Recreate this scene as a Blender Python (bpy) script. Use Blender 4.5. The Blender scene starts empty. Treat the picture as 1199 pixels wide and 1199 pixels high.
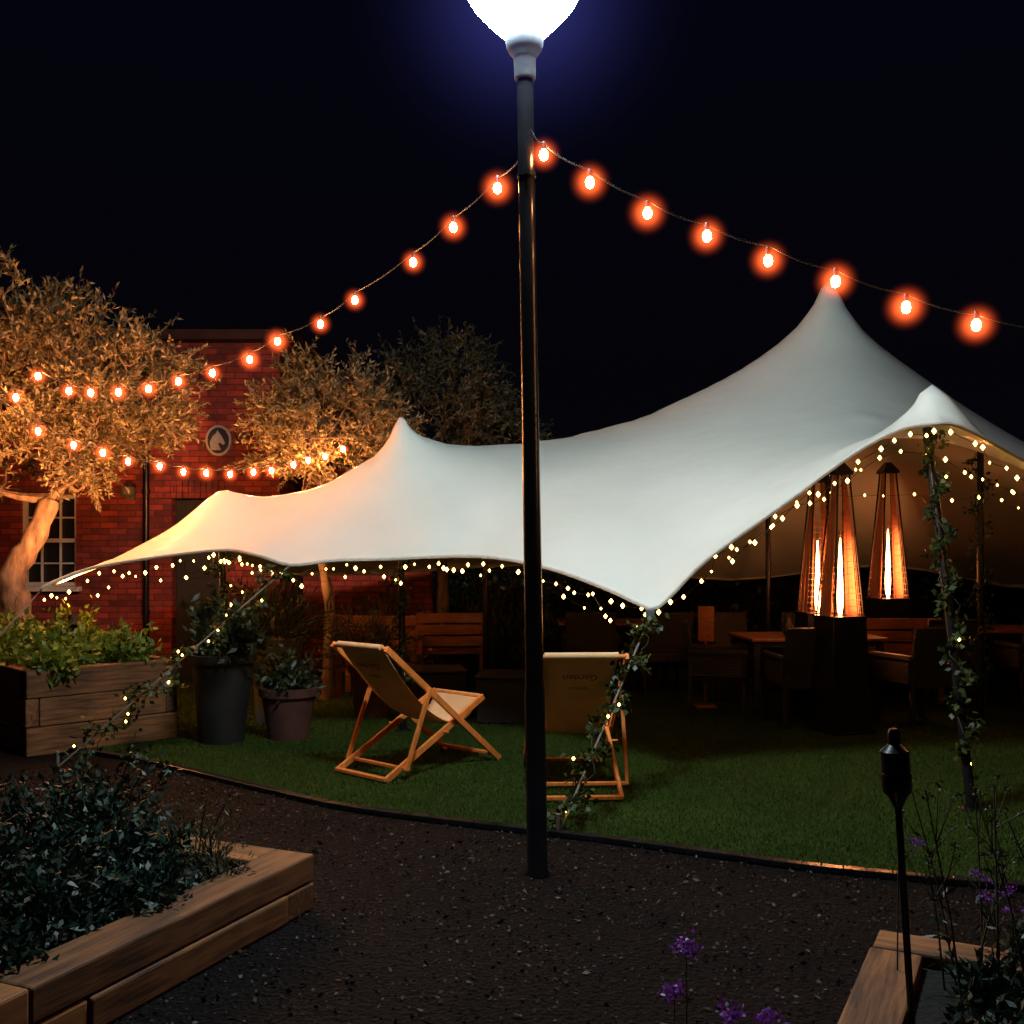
import bpy, math, random
import numpy as np
from mathutils import Vector, Matrix, geometry
random.seed(7); rng=np.random.default_rng(7)
sc=bpy.context.scene
sc.view_settings.view_transform='Standard'; sc.view_settings.look='None'; sc.view_settings.exposure=0
V=Vector
# ---------------------------------------------------------------- materials
def newmat(name):
    m=bpy.data.materials.new(name); m.use_nodes=True
    nt=m.node_tree; b=nt.nodes['Principled BSDF']; return m,nt,b
def N(nt,t,**k):
    n=nt.nodes.new(t)
    for a,v in k.items():
        if a in n.inputs: n.inputs[a].default_value=v
        else: setattr(n,a,v)
    return n
def ramp(nt,fac,stops):
    r=nt.nodes.new('ShaderNodeValToRGB'); e=r.color_ramp.elements
    while len(e)<len(stops): e.new(0.5)
    for i,(p,c) in enumerate(stops):
        e[i].position=p; e[i].color=(c[0],c[1],c[2],1)
    nt.links.new(fac,r.inputs[0]); return r.outputs[0]
def noise(nt,scale,detail=5,vec=None,stretch=None,coord='Object',rough=0.5):
    tc=nt.nodes.new('ShaderNodeTexCoord'); o=tc.outputs[coord]
    if stretch:
        mp=nt.nodes.new('ShaderNodeMapping'); mp.inputs['Scale'].default_value=stretch
        nt.links.new(o,mp.inputs[0]); o=mp.outputs[0]
    n=nt.nodes.new('ShaderNodeTexNoise'); n.inputs['Scale'].default_value=scale; n.inputs['Detail'].default_value=detail
    n.inputs['Roughness'].default_value=rough
    nt.links.new(o,n.inputs['Vector']); return n
def bump(nt,b,h,strength=0.3,dist=0.01):
    n=nt.nodes.new('ShaderNodeBump'); n.inputs['Strength'].default_value=strength; n.inputs['Distance'].default_value=dist
    nt.links.new(h,n.inputs['Height']); nt.links.new(n.outputs[0],b.inputs['Normal']); return n
def simple(name,c1,c2=None,scale=8,rough=0.6,metal=0,bs=0.2,bd=0.01,stretch=None,detail=5):
    m,nt,b=newmat(name); c2=c2 or tuple(x*0.6 for x in c1)
    n=noise(nt,scale,detail,stretch=stretch)
    nt.links.new(ramp(nt,n.outputs[0],[(0.3,c2),(0.7,c1)]),b.inputs['Base Color'])
    b.inputs['Roughness'].default_value=rough; b.inputs['Metallic'].default_value=metal
    if bs: bump(nt,b,n.outputs[0],bs,bd)
    return m
def leafmat(name,ca,cb,cc,trans=0.25,rough=0.5,spec=0.5):
    m,nt,b=newmat(name)
    g=nt.nodes.new('ShaderNodeNewGeometry')
    nt.links.new(ramp(nt,g.outputs['Random Per Island'],[(0.0,ca),(0.5,cb),(1.0,cc)]),b.inputs['Base Color'])
    b.inputs['Roughness'].default_value=rough; b.inputs['Specular IOR Level'].default_value=spec
    if trans<=0: return m
    t=nt.nodes.new('ShaderNodeBsdfTranslucent'); t.inputs[0].default_value=(*cb,1)
    mx=nt.nodes.new('ShaderNodeMixShader'); mx.inputs[0].default_value=trans
    out=nt.nodes['Material Output']
    nt.links.new(b.outputs[0],mx.inputs[1]); nt.links.new(t.outputs[0],mx.inputs[2]); nt.links.new(mx.outputs[0],out.inputs[0])
    return m
def emis(name,col,s):
    m=bpy.data.materials.new(name); m.use_nodes=True; nt=m.node_tree
    nt.nodes.remove(nt.nodes['Principled BSDF'])
    e=nt.nodes.new('ShaderNodeEmission'); e.inputs[0].default_value=(*col,1); e.inputs[1].default_value=s
    nt.links.new(e.outputs[0],nt.nodes['Material Output'].inputs[0]); return m
def wood(name,c1,c2,rough=0.6,axis=0,scale=6,bs=0.3):
    st=[14,14,14]; st[axis]=1.0
    m,nt,b=newmat(name)
    n=noise(nt,scale*0.5,6,stretch=st,rough=0.65)
    n2=noise(nt,2.3,3)
    mx=nt.nodes.new('ShaderNodeMath'); mx.operation='MULTIPLY_ADD'; mx.inputs[1].default_value=0.6
    nt.links.new(n.outputs[0],mx.inputs[0]); 
    m3=nt.nodes.new('ShaderNodeMath'); m3.operation='MULTIPLY'; m3.inputs[1].default_value=0.4
    nt.links.new(n2.outputs[0],m3.inputs[0]); nt.links.new(m3.outputs[0],mx.inputs[2])
    cr_=ramp(nt,mx.outputs[0],[(0.38,c2),(0.5,tuple((a+d)/2 for a,d in zip(c1,c2))),(0.6,c1)])
    oi=nt.nodes.new('ShaderNodeObjectInfo'); hs=nt.nodes.new('ShaderNodeHueSaturation')
    mr=N(nt,'ShaderNodeMapRange'); mr.inputs['To Min'].default_value=.6; mr.inputs['To Max'].default_value=1.1
    nt.links.new(oi.outputs['Random'],mr.inputs[0]); nt.links.new(mr.outputs[0],hs.inputs['Value']); nt.links.new(cr_,hs.inputs['Color'])
    nt.links.new(hs.outputs[0],b.inputs['Base Color'])
    b.inputs['Roughness'].default_value=rough; bump(nt,b,n.outputs[0],bs,0.006); return m

M={}
M['bark_ground'],nt,b=newmat('bark_ground')
n=noise(nt,38,8,rough=0.7); n2=noise(nt,1.2,3)
vo=nt.nodes.new('ShaderNodeTexVoronoi'); vo.inputs['Scale'].default_value=45
tc=nt.nodes.new('ShaderNodeTexCoord'); nt.links.new(tc.outputs['Object'],vo.inputs['Vector'])
rc=ramp(nt,n.outputs[0],[(0.38,(0.0015,0.0008,0.0007)),(0.55,(0.008,0.0040,0.0036)),(0.72,(0.032,0.018,0.016))])
mg=nt.nodes.new('ShaderNodeMixRGB'); mg.blend_type='MULTIPLY'; mg.inputs[0].default_value=1
nt.links.new(rc,mg.inputs[1]); nt.links.new(ramp(nt,n2.outputs[0],[(0.3,(.4,.4,.42)),(0.7,(1.3,1.1,1.05))]),mg.inputs[2])
nt.links.new(mg.outputs[0],b.inputs['Base Color'])
b.inputs['Roughness'].default_value=0.8; b.inputs['Specular IOR Level'].default_value=0.15
ad=nt.nodes.new('ShaderNodeMath'); ad.operation='ADD'; nt.links.new(n.outputs[0],ad.inputs[0]); nt.links.new(vo.outputs[0],ad.inputs[1])
bump(nt,b,ad.outputs[0],1.0,0.025)
M['turf'],nt,b=newmat('turf')
n=noise(nt,60,5); n2=noise(nt,.9,4)
mg=nt.nodes.new('ShaderNodeMixRGB'); mg.blend_type='MULTIPLY'; mg.inputs[0].default_value=1
nt.links.new(ramp(nt,n.outputs[0],[(0.3,(0.012,0.028,0.003)),(0.7,(0.033,0.066,0.007))]),mg.inputs[1]); nt.links.new(ramp(nt,n2.outputs[0],[(0.3,(.55,.55,.55)),(0.7,(1.15,1.1,1.0))]),mg.inputs[2])
nt.links.new(mg.outputs[0],b.inputs['Base Color']); b.inputs['Roughness'].default_value=.9; b.inputs['Specular IOR Level'].default_value=.15; bump(nt,b,n.outputs[0],.8,.02)
M['blade']=leafmat('turf_blade',(0.018,0.042,0.003),(0.036,0.078,0.006),(0.08,0.115,0.014),0.2,.6,.2)
M['chip']=leafmat('bark_chip',(0.004,0.002,0.0016),(0.012,0.007,0.006),(0.12,0.085,0.075),0.0,0.6,.3)
M['blackpaint']=simple('black_paint',(0.010,0.010,0.012),(0.005,0.005,0.007),5,0.25,bs=0.05,bd=0.002)
M['greymetal']=simple('grey_metal',(0.16,0.17,0.19),(0.11,0.11,0.13),10,0.45,0.2,bs=0.05)
M['darkedge']=simple('edging_metal',(0.06,0.064,0.07),(0.02,0.02,0.022),9,0.22,0.7,bs=.3)
M['lamp']=emis('lamp_glass',(0.74,0.94,1.0),200)
m,nt,b=newmat('tent_fabric')
n=noise(nt,1.3,4)
nt.links.new(ramp(nt,n.outputs[0],[(0.3,(0.70,0.73,0.67)),(0.7,(0.80,0.82,0.76))]),b.inputs['Base Color'])
b.inputs['Roughness'].default_value=0.5
b.inputs['Coat Weight'].default_value=.22; b.inputs['Coat Roughness'].default_value=.13
n4=noise(nt,1.6,3,stretch=(1,1.6,1)); bp=bump(nt,b,n4.outputs[0],0.22,0.06)
n5=noise(nt,9,2); bp2=N(nt,'ShaderNodeBump'); bp2.inputs['Strength'].default_value=.25; bp2.inputs['Distance'].default_value=.006
nt.links.new(n5.outputs[0],bp2.inputs['Height']); nt.links.new(bp.outputs[0],bp2.inputs['Normal']); nt.links.new(bp2.outputs[0],b.inputs['Coat Normal'])
t=nt.nodes.new('ShaderNodeBsdfTranslucent'); t.inputs[0].default_value=(0.6,0.52,0.4,1)
mx=nt.nodes.new('ShaderNodeMixShader'); mx.inputs[0].default_value=0.06
nt.links.new(b.outputs[0],mx.inputs[1]); nt.links.new(t.outputs[0],mx.inputs[2]); nt.links.new(mx.outputs[0],nt.nodes['Material Output'].inputs[0])
M['tent']=m
M['hem']=simple('tent_hem',(0.6,0.58,0.5),(0.5,0.48,0.42),30,0.7)
M['rope']=simple('rope',(0.25,0.22,0.17),None,80,0.9)
M['cable']=simple('cable',(0.01,0.01,0.01),None,20,0.5,bs=0)
M['festoon']=emis('festoon_bulb',(1.0,0.42,0.14),150)
M['festoon2']=emis('festoon_bulb_bright',(1.0,0.35,0.10),820)
M['fairy']=emis('fairy_bulb',(1.0,0.54,0.11),20)
M['leaf_olive']=leafmat('olive_leaf',(0.06,0.055,0.018),(0.18,0.145,0.06),(0.40,0.30,0.15),0.25)
M['leaf_grass']=leafmat('grass_leaf',(0.03,0.03,0.012),(0.07,0.065,0.03),(0.13,0.11,0.05),0.2)
M['leaf_dark']=leafmat('dark_leaf',(0.010,0.018,0.006),(0.022,0.034,0.010),(0.045,0.055,0.018),0.2)
M['leaf_bright']=leafmat('bright_leaf',(0.04,0.09,0.008),(0.10,0.17,0.018),(0.22,0.29,0.04),0.3)
M['leaf_bed']=leafmat('bed_leaf',(0.003,0.014,0.009),(0.007,0.028,0.018),(0.018,0.055,0.032),0.15)
M['ivy']=leafmat('ivy_leaf',(0.008,0.020,0.003),(0.022,0.045,0.007),(0.06,0.09,0.018),0.2)
M['purple']=leafmat('verbena_flower',(0.12,0.02,0.24),(0.24,0.05,0.42),(0.34,0.12,0.55),0.3)
M['bark']=simple('olive_bark',(0.26,0.17,0.11),(0.07,0.045,0.03),14,0.85,bs=0.8,bd=0.03,stretch=(1,1,0.3))
M['stem']=simple('plant_stem',(0.04,0.05,0.02),None,20,0.7,bs=0)
M['soil']=simple('soil',(0.006,0.004,0.003),(0.002,0.0014,0.001),30,0.95,bs=1,bd=0.03)
M['sleeper']=wood('sleeper_wood',(0.36,0.135,0.038),(0.055,0.019,0.006),0.75)
M['pine']=wood('chair_pine',(0.88,0.27,0.055),(0.58,0.16,0.03),0.4,axis=2,scale=4,bs=0.1)
M['canvas']=simple('canvas',(0.82,0.50,0.26),(0.70,0.41,0.20),6,0.85,bs=0.1)
M['ink']=simple('print_ink',(0.05,0.03,0.025),None,20,0.8,bs=0)
M['tablewood']=wood('table_wood',(0.42,0.15,0.05),(0.18,0.06,0.02),0.28)
M['rattan'],nt,b=newmat('rattan')
w=N(nt,'ShaderNodeTexWave'); w.inputs['Scale'].default_value=22; w.inputs['Distortion'].default_value=1.0
w2=N(nt,'ShaderNodeTexWave',bands_direction='Z'); w2.inputs['Scale'].default_value=22
tc=nt.nodes.new('ShaderNodeTexCoord'); nt.links.new(tc.outputs['Object'],w.inputs[0]); nt.links.new(tc.outputs['Object'],w2.inputs[0])
mm=N(nt,'ShaderNodeMath',operation='MULTIPLY'); nt.links.new(w.outputs[1],mm.inputs[0]); nt.links.new(w2.outputs[1],mm.inputs[1])
nt.links.new(ramp(nt,mm.outputs[0],[(0.0,(0.007,0.005,0.005)),(1,(0.035,0.022,0.018))]),b.inputs['Base Color']); b.inputs['Roughness'].default_value=0.4
bump(nt,b,mm.outputs[0],0.7,0.01)
M['terracotta']=simple('terracotta',(0.10,0.03,0.02),(0.05,0.016,0.01),6,0.8)
M['stonepot']=simple('stone_pot',(0.16,0.14,0.11),(0.08,0.07,0.06),9,0.85)
M['darkpot']=simple('dark_pot',(0.02,0.016,0.014),(0.01,0.008,0.007),6,0.6)
M['white']=simple('white_paint',(0.7,0.68,0.64),(0.6,0.58,0.54),6,0.5,bs=0.05)
M['plaquerelief']=simple('plaque_relief',(0.4,0.36,0.33),(0.3,0.27,0.25),20,0.6,bs=0.1)
M['roof']=simple('roof_tile',(0.05,0.018,0.014),(0.025,0.010,0.008),12,0.9)
M['windowglass'],nt,b=newmat('window_glass'); b.inputs['Base Color'].default_value=(0.02,0.02,0.022,1); b.inputs['Roughness'].default_value=0.08
M['brick'],nt,b=newmat('brick')
tc=nt.nodes.new('ShaderNodeTexCoord'); sp=nt.nodes.new('ShaderNodeSeparateXYZ'); nt.links.new(tc.outputs['Object'],sp.inputs[0])
a1=N(nt,'ShaderNodeMath',operation='ADD'); nt.links.new(sp.outputs[0],a1.inputs[0]); nt.links.new(sp.outputs[1],a1.inputs[1])
cb=nt.nodes.new('ShaderNodeCombineXYZ'); nt.links.new(a1.outputs[0],cb.inputs[0]); nt.links.new(sp.outputs[2],cb.inputs[1])
br=nt.nodes.new('ShaderNodeTexBrick'); br.inputs['Scale'].default_value=1; br.inputs['Brick Width'].default_value=0.225; br.inputs['Row Height'].default_value=0.075
br.inputs['Mortar Size'].default_value=0.007; br.inputs['Mortar Smooth'].default_value=.4; br.inputs['Color1'].default_value=(0.40,0.054,0.032,1); br.inputs['Color2'].default_value=(0.14,0.022,0.018,1); br.inputs['Mortar'].default_value=(0.10,0.03,0.024,1)
nt.links.new(cb.outputs[0],br.inputs['Vector'])
nn=noise(nt,5,8,rough=.65); mxc=nt.nodes.new('ShaderNodeMixRGB'); mxc.blend_type='MULTIPLY'; mxc.inputs[0].default_value=0.85
nt.links.new(br.outputs[0],mxc.inputs[1]); nt.links.new(ramp(nt,nn.outputs[0],[(0.3,(0.4,0.36,0.36)),(0.7,(1.15,1.15,1.15))]),mxc.inputs[2])
nt.links.new(mxc.outputs[0],b.inputs['Base Color']); b.inputs['Roughness'].default_value=0.85
iv=N(nt,'ShaderNodeMath',operation='SUBTRACT'); iv.inputs[0].default_value=1; nt.links.new(br.outputs[1],iv.inputs[1]); bump(nt,b,iv.outputs[0],0.8,0.015)
M['heat']=emis('heater_flame',(1.0,0.33,0.10),62)
M['copper']=simple('heater_panel',(0.9,0.46,0.30),(0.7,0.34,0.22),6,0.42,0.7,bs=0.05)

# ---------------------------------------------------------------- mesh builder
class MB:
    def __init__(s): s.v=[]; s.f=[]; s.m=[]; s.mi=0
    def add(s,vs,fs):
        o=len(s.v); s.v+= [tuple(x) for x in vs]; s.f+=[tuple(i+o for i in f) for f in fs]; s.m+=[s.mi]*len(fs)
    def box(s,c,d,rz=0,R=None):
        R=R or Matrix.Rotation(rz,3,'Z'); c=V(c)
        vs=[c+R@V((x*d[0]/2,y*d[1]/2,z*d[2]/2)) for z in(-1,1) for y in(-1,1) for x in(-1,1)]
        s.add(vs,[(0,2,3,1),(4,5,7,6),(0,1,5,4),(2,6,7,3),(0,4,6,2),(1,3,7,5)])
    def beam(s,p0,p1,w,h,side=None):
        p0=V(p0);p1=V(p1);z=(p1-p0).normalized(); side=V(side) if side else (V((1,0,0)) if abs(z.x)<0.9 else V((0,1,0)))
        y=z.cross(side).normalized(); x=y.cross(z).normalized()
        vs=[]
        for p in(p0,p1):
            for a,b_ in((-1,-1),(1,-1),(1,1),(-1,1)): vs.append(p+x*a*w/2+y*b_*h/2)
        s.add(vs,[(0,3,2,1),(4,5,6,7),(0,1,5,4),(1,2,6,5),(2,3,7,6),(3,0,4,7)])
    def tube(s,pts,rad,n=8,cap=True):
        pts=[V(p) for p in pts]
        if not hasattr(rad,'__len__'): rad=[rad]*len(pts)
        vs=[];fs=[];pr=None
        for i,p in enumerate(pts):
            t=(pts[min(i+1,len(pts)-1)]-pts[max(i-1,0)]).normalized()
            if pr is None: pr=t.orthogonal().normalized()
            x=(pr-t*pr.dot(t)); x=x.normalized() if x.length>1e-6 else t.orthogonal().normalized(); pr=x; y=t.cross(x)
            for k in range(n):
                a=2*math.pi*k/n; vs.append(p+(x*math.cos(a)+y*math.sin(a))*rad[i])
        for i in range(len(pts)-1):
            for k in range(n):
                k2=(k+1)%n; fs.append((i*n+k,i*n+k2,(i+1)*n+k2,(i+1)*n+k))
        if cap: fs.append(tuple(reversed(range(n)))); fs.append(tuple((len(pts)-1)*n+k for k in range(n)))
        s.add(vs,fs)
    def lathe(s,prof,c=(0,0,0),n=24,cap=True):
        vs=[];fs=[]
        for r,z in prof:
            for k in range(n):
                a=2*math.pi*k/n; vs.append((c[0]+r*math.cos(a),c[1]+r*math.sin(a),c[2]+z))
        for i in range(len(prof)-1):
            for k in range(n):
                k2=(k+1)%n; fs.append((i*n+k,i*n+k2,(i+1)*n+k2,(i+1)*n+k))
        if cap: fs.append(tuple(reversed(range(n)))); fs.append(tuple((len(prof)-1)*n+k for k in range(n)))
        s.add(vs,fs)
    def frust(s,c,w0,w1,z0,z1,d0=None,d1=None,rz=0):
        d0=d0 or w0; d1=d1 or w1; R=Matrix.Rotation(rz,3,'Z'); vs=[]
        for w,d,z in((w0,d0,z0),(w1,d1,z1)):
            for a,b_ in((-1,-1),(1,-1),(1,1),(-1,1)): vs.append(V((c[0],c[1],0))+R@V((a*w/2,b_*d/2,z)))
        s.add(vs,[(0,3,2,1),(4,5,6,7),(0,1,5,4),(1,2,6,5),(2,3,7,6),(3,0,4,7)])
    def sph(s,c,r,n=8,k=5,sz=1):
        s.lathe([(max(r*math.sin(math.pi*i/k),r*0.02),-sz*r*math.cos(math.pi*i/k)) for i in range(k+1)],c,n,False)
    def octa(s,c,r):
        x,y,z=c; s.add([(x+r,y,z),(x,y+r,z),(x-r,y,z),(x,y-r,z),(x,y,z+r*1.25),(x,y,z-r*1.25)],[(0,1,4),(1,2,4),(2,3,4),(3,0,4),(1,0,5),(2,1,5),(3,2,5),(0,3,5)])
    def obj(s,name,mats,parent=None,smooth=False,bevel=0,loc=None,rz=None):
        me=bpy.data.meshes.new(name); me.from_pydata(s.v,[],s.f)
        for m in mats: me.materials.append(m)
        me.polygons.foreach_set('material_index',s.m)
        if smooth: me.polygons.foreach_set('use_smooth',[True]*len(s.f))
        me.update(); o=bpy.data.objects.new(name,me); sc.collection.objects.link(o)
        if smooth:
            try:
                me.set_sharp_from_angle(angle=math.radians(45))
            except Exception: pass
        if bevel:
            bm=o.modifiers.new('bev','BEVEL'); bm.width=bevel; bm.segments=2; bm.limit_method='ANGLE'
        if parent: o.parent=parent
        if loc is not None: o.location=loc
        if rz is not None: o.rotation_euler=(0,0,rz)
        return o
def empty(name,loc=(0,0,0),rz=0):
    e=bpy.data.objects.new(name,None); sc.collection.objects.link(e); e.location=loc; e.rotation_euler=(0,0,rz); e.empty_display_size=0.2; return e
def npmesh(name,verts,nper,mat,parent=None):
    verts=np.asarray(verts,dtype=np.float32).reshape(-1,3); k=len(verts)//nper
    me=bpy.data.meshes.new(name); me.vertices.add(len(verts)); me.vertices.foreach_set('co',verts.ravel())
    me.loops.add(k*nper); me.loops.foreach_set('vertex_index',np.arange(k*nper,dtype=np.int32))
    me.polygons.add(k); me.polygons.foreach_set('loop_start',np.arange(0,k*nper,nper,dtype=np.int32)); me.polygons.foreach_set('loop_total',np.full(k,nper,dtype=np.int32))
    me.materials.append(mat); me.update(calc_edges=True)
    o=bpy.data.objects.new(name,me); sc.collection.objects.link(o)
    if parent: o.parent=parent
    return o
def unit(a): return a/np.maximum(np.linalg.norm(a,axis=1,keepdims=True),1e-9)
def leafverts(pos,dr,L,W):
    k=len(pos); dr=unit(dr); r=unit(rng.normal(size=(k,3))); s=unit(np.cross(dr,r)); nrm=np.cross(dr,s)
    L=np.broadcast_to(L,(k,))[:,None]; W=np.broadcast_to(W,(k,))[:,None]
    L=L*rng.uniform(.7,1.3,(k,1))
    a=pos; b_=pos+dr*L*.45+s*W*.5+nrm*L*.05; c=pos+dr*L; d=pos+dr*L*.45-s*W*.5+nrm*L*.05
    return np.stack([a,b_,c,d],1).reshape(-1,3)

# ---------------------------------------------------------------- ground
mb=MB(); mb.add([(-300,-300,0),(300,-300,0),(300,300,0),(-300,300,0)],[(0,1,2,3)]); mb.obj('ground',[M['bark_ground']])
edge=[(-6.0,9.3),(-4.4,8.6),(-2.94,7.84),(-1.71,6.86),(-1.05,6.35),(-.35,6.0),(.47,5.65),(1.11,5.33),(1.54,5.12),(2.26,4.88),(3.4,4.55),(5.5,4.1),(9,3.6)]
def catmull(P,k=6,closed=False):
    P=[V(p) for p in P]; out=[]; n=len(P); rngi=range(n if closed else n-1)
    for i in rngi:
        if closed: p0,p1,p2,p3=P[i-1],P[i],P[(i+1)%n],P[(i+2)%n]
        else: p0,p1,p2,p3=P[max(i-1,0)],P[i],P[i+1],P[min(i+2,n-1)]
        for j in range(k):
            t=j/k; out.append(0.5*((2*p1)+(p2-p0)*t+(2*p0-5*p1+4*p2-p3)*t*t+(3*p1-p0-3*p2+p3)*t**3))
    if not closed: out.append(P[-1])
    return out
ec=catmull([(x,y,0) for x,y in edge],6)
mb=MB(); vs=[(p.x,p.y,0.006) for p in ec]+[(p.x*1.2,22,0.006) for p in ec]; n=len(ec)
mb.add(vs,[(i,i+1,n+i+1,n+i) for i in range(n-1)])
lawn=mb.obj('lawn',[M['turf']])
ex=np.array([p.x for p in ec]); ey=np.array([p.y for p in ec])
k=170000; P=np.zeros((k,3)); P[:,0]=rng.uniform(-4.5,5.0,k)
P[:,1]=np.interp(P[:,0],ex,ey)+rng.beta(1,1.8,k)*5.0; P[:,2]=.006
h=rng.uniform(.012,.028,k)[:,None]; tl=rng.normal(size=(k,3))*.009; tl[:,2]=0
an=rng.uniform(0,math.pi,k); s=np.stack([np.cos(an),np.sin(an),np.zeros(k)],1)*.0024
tip=P+tl; tip[:,2:3]+=h
npmesh('blades',np.stack([P-s,P+s,tip],1),3,M['blade'],lawn)
mb=MB(); pts=[V((p.x,p.y-.02,.020)) for p in ec]
for i in range(len(pts)-1): mb.beam(pts[i],pts[i+1],.06,.03)
mb.obj('lawn_edging',[M['darkedge']],bevel=.004)
k=42000; P=np.zeros((k,3)); P[:,0]=rng.uniform(-3.5,4,k); P[:,1]=2.2+rng.beta(1.2,1,k)*5.2
keep=P[:,1]<np.interp(P[:,0],ex,ey)-.05; P=P[keep]; k=len(P); P[:,2]=rng.uniform(.003,.012,k)
d=rng.normal(size=(k,3)); d[:,2]*=.35
L=np.minimum(rng.lognormal(-4.45,.5,k),.035)
npmesh('bark_chips',leafverts(P,d,L,L*.55),4,M['chip'],bpy.data.objects['ground'])

# ---------------------------------------------------------------- street lamp
sl=empty('street_lamp',(0.126,5.05,0)); sl.rotation_euler=(0,math.radians(-.9),0)
mb=MB(); mb.lathe([(.062,0),(.062,.012),(.052,.025),(.050,.9),(.046,.93),(.042,2.4),(.040,3.93)],n=28); mb.obj('column',[M['blackpaint']],sl,True)
mb=MB(); mb.lathe([(.048,3.92),(.053,3.93),(.055,4.03),(.08,4.06),(.092,4.09),(.094,4.125),(.085,4.135)],n=28); mb.obj('collar',[M['greymetal']],sl,True)
mb=MB(); mb.lathe([(.084,4.135),(.115,4.15),(.19,4.225),(.255,4.30),(.30,4.38),(.315,4.43),(.31,4.47)],n=32); mb.obj('glass_bowl',[M['lamp']],sl,True)
mb=MB(); mb.lathe([(.33,4.475),(.335,4.49),(.29,4.55),(.18,4.62),(.05,4.65),(.02,4.69)],n=36); mb.obj('canopy_cap',[M['blackpaint']],sl,True)
mb=MB(); mb.lathe([(.044,3.44),(.047,3.44),(.047,3.46),(.044,3.46)],n=20); mb.box((0,-.05,3.45),(.025,.02,.025)); mb.obj('clamp',[M['blackpaint']],sl)

# ---------------------------------------------------------------- stretch tent (form-found membrane)
tent=empty('stretch_tent')
B=[(-3.9,8.5,1.28),(-3.47,8.5,1.458),(-2.42,8.3,1.60),(-2.03,8.1,1.566),(-1.73,8.0,1.487),(-1.41,8.05,1.52),(-1.01,8.1,1.53),(-.27,8.0,1.553),(.257,7.7,1.47),(.669,7.3,1.326),(.852,7.07,1.24),(.9625,6.97,1.205),(1.08,7.02,1.28),(1.34,7.02,1.54),(1.84,6.9,1.916),(2.25,6.75,2.236),(2.50,6.6,2.38),(2.65,6.52,2.40),(2.866,6.55,2.39),(3.39,6.8,2.20),(4.3,7.25,1.85),(5.2,7.45,1.5),(5.9,7.3,1.25),(6.0,9,1.75),(6.3,11,1.7),(6.9,13.6,1.1),(5,13.7,1.4),(3,14,1.2),(1.2,13.6,1.4),(0,13.6,1.4),(-2.6,12.6,1.3),(-3.3,11.4,1.6),(-3.7,10,1.55)]
bc=catmull(B,4,True)
pins=[(-2.565,9,2.21,60),(-.99,9,2.92,120),(3.07,10,4.42,300),(2.78,6.86,2.84,300),(-3.2,8.8,1.75,2),(3.3,7.3,2.46,2),(3.45,7.9,2.5,1.5),(2.35,7.3,2.42,1.5),(2.95,8.4,2.74,2),(-.3,11.5,2.5,3),(3,12,3.0,2)]
def ridge(P,w,k):
    for p in catmull(P,k)[1:-1]: pins.append((p.x,p.y,p.z,w))
ridge([(-.99,9,2.90),(-.7,9.15,2.74),(-.2,9.6,2.735),(.35,9.8,2.785),(1.0,10,2.97),(1.7,10,3.28),(2.4,10,3.73),(3.07,10,4.40)],1.2,4)
ridge([(-2.565,9,2.21),(-2.3,9.03,2.13),(-2.05,9.05,2.14),(-1.5,9.05,2.38),(-1.2,9.0,2.63),(-.99,9,2.90)],1.2,2)
ridge([(3.07,10,4.40),(3.6,10,3.93),(4.2,10,3.56),(5.0,10,3.08),(5.8,10,2.3)],1.0,3)
poly=[(p.x,p.y) for p in bc]
def inside(x,y):
    c=False; n=len(poly); j=n-1
    for i in range(n):
        xi,yi=poly[i]; xj,yj=poly[j]
        if (yi>y)!=(yj>y) and x<(xj-xi)*(y-yi)/(yj-yi)+xi: c=not c
        j=i
    return c
pa=np.array(poly); pp=np.array([(p[0],p[1]) for p in pins]); inner=[]
h=.17; yy=6.4; row=0
while yy<14.2:
    xx=-4.2+(h/2 if row%2 else 0)
    while xx<7.2:
        if inside(xx,yy) and np.min(np.hypot(pa[:,0]-xx,pa[:,1]-yy))>.08 and np.min(np.hypot(pp[:,0]-xx,pp[:,1]-yy))>.09: inner.append((xx,yy))
        xx+=h
    yy+=h*.87; row+=1
allp=poly+[(p[0],p[1]) for p in pins]+inner
nb=len(poly)
rv,re,rf,ov,oe,of=geometry.delaunay_2d_cdt([V(p) for p in allp],[(i,(i+1)%nb) for i in range(nb)],[],1,1e-5)
n=len(rv); E=np.array([tuple(e) for e in re]); ea,eb=E[:,0],E[:,1]
deg=np.bincount(ea,minlength=n)+np.bincount(eb,minlength=n)
def Lap(x): return deg*x-np.bincount(ea,x[eb],n)-np.bincount(eb,x[ea],n)
D=np.zeros(n); rhs=np.zeros(n)
for i in range(n):
    o0=ov[i][0] if ov[i] else -1
    if 0<=o0<nb: D[i]+=2000; rhs[i]+=2000*bc[o0].z
    elif nb<=o0<nb+len(pins): w_=pins[o0-nb][3]; D[i]+=w_; rhs[i]+=w_*pins[o0-nb][2]
BETA=.17
def Aop(x): l=Lap(x); return l+BETA*Lap(l)+D*x
pre=1/(deg+BETA*(deg*deg+deg)+D)
z=np.full(n,2.0); r_=rhs-Aop(z); zz_=pre*r_; p_=zz_.copy(); rz_=r_@zz_
for it in range(1500):
    Ap=Aop(p_); al=rz_/(p_@Ap); z=z+al*p_; r_=r_-al*Ap
    if np.abs(r_).max()<1e-5: break
    zz_=pre*r_; rn=r_@zz_; p_=zz_+(rn/rz_)*p_; rz_=rn
rxy=np.array([(p[0],p[1]) for p in rv])
def canopy_z(x,y):
    dd=np.hypot(rxy[:,0]-x,rxy[:,1]-y); j=np.argsort(dd)[:7]; return float(z[j].min())
print('tent verts',n,'iters',it,'max',z.max())
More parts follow.
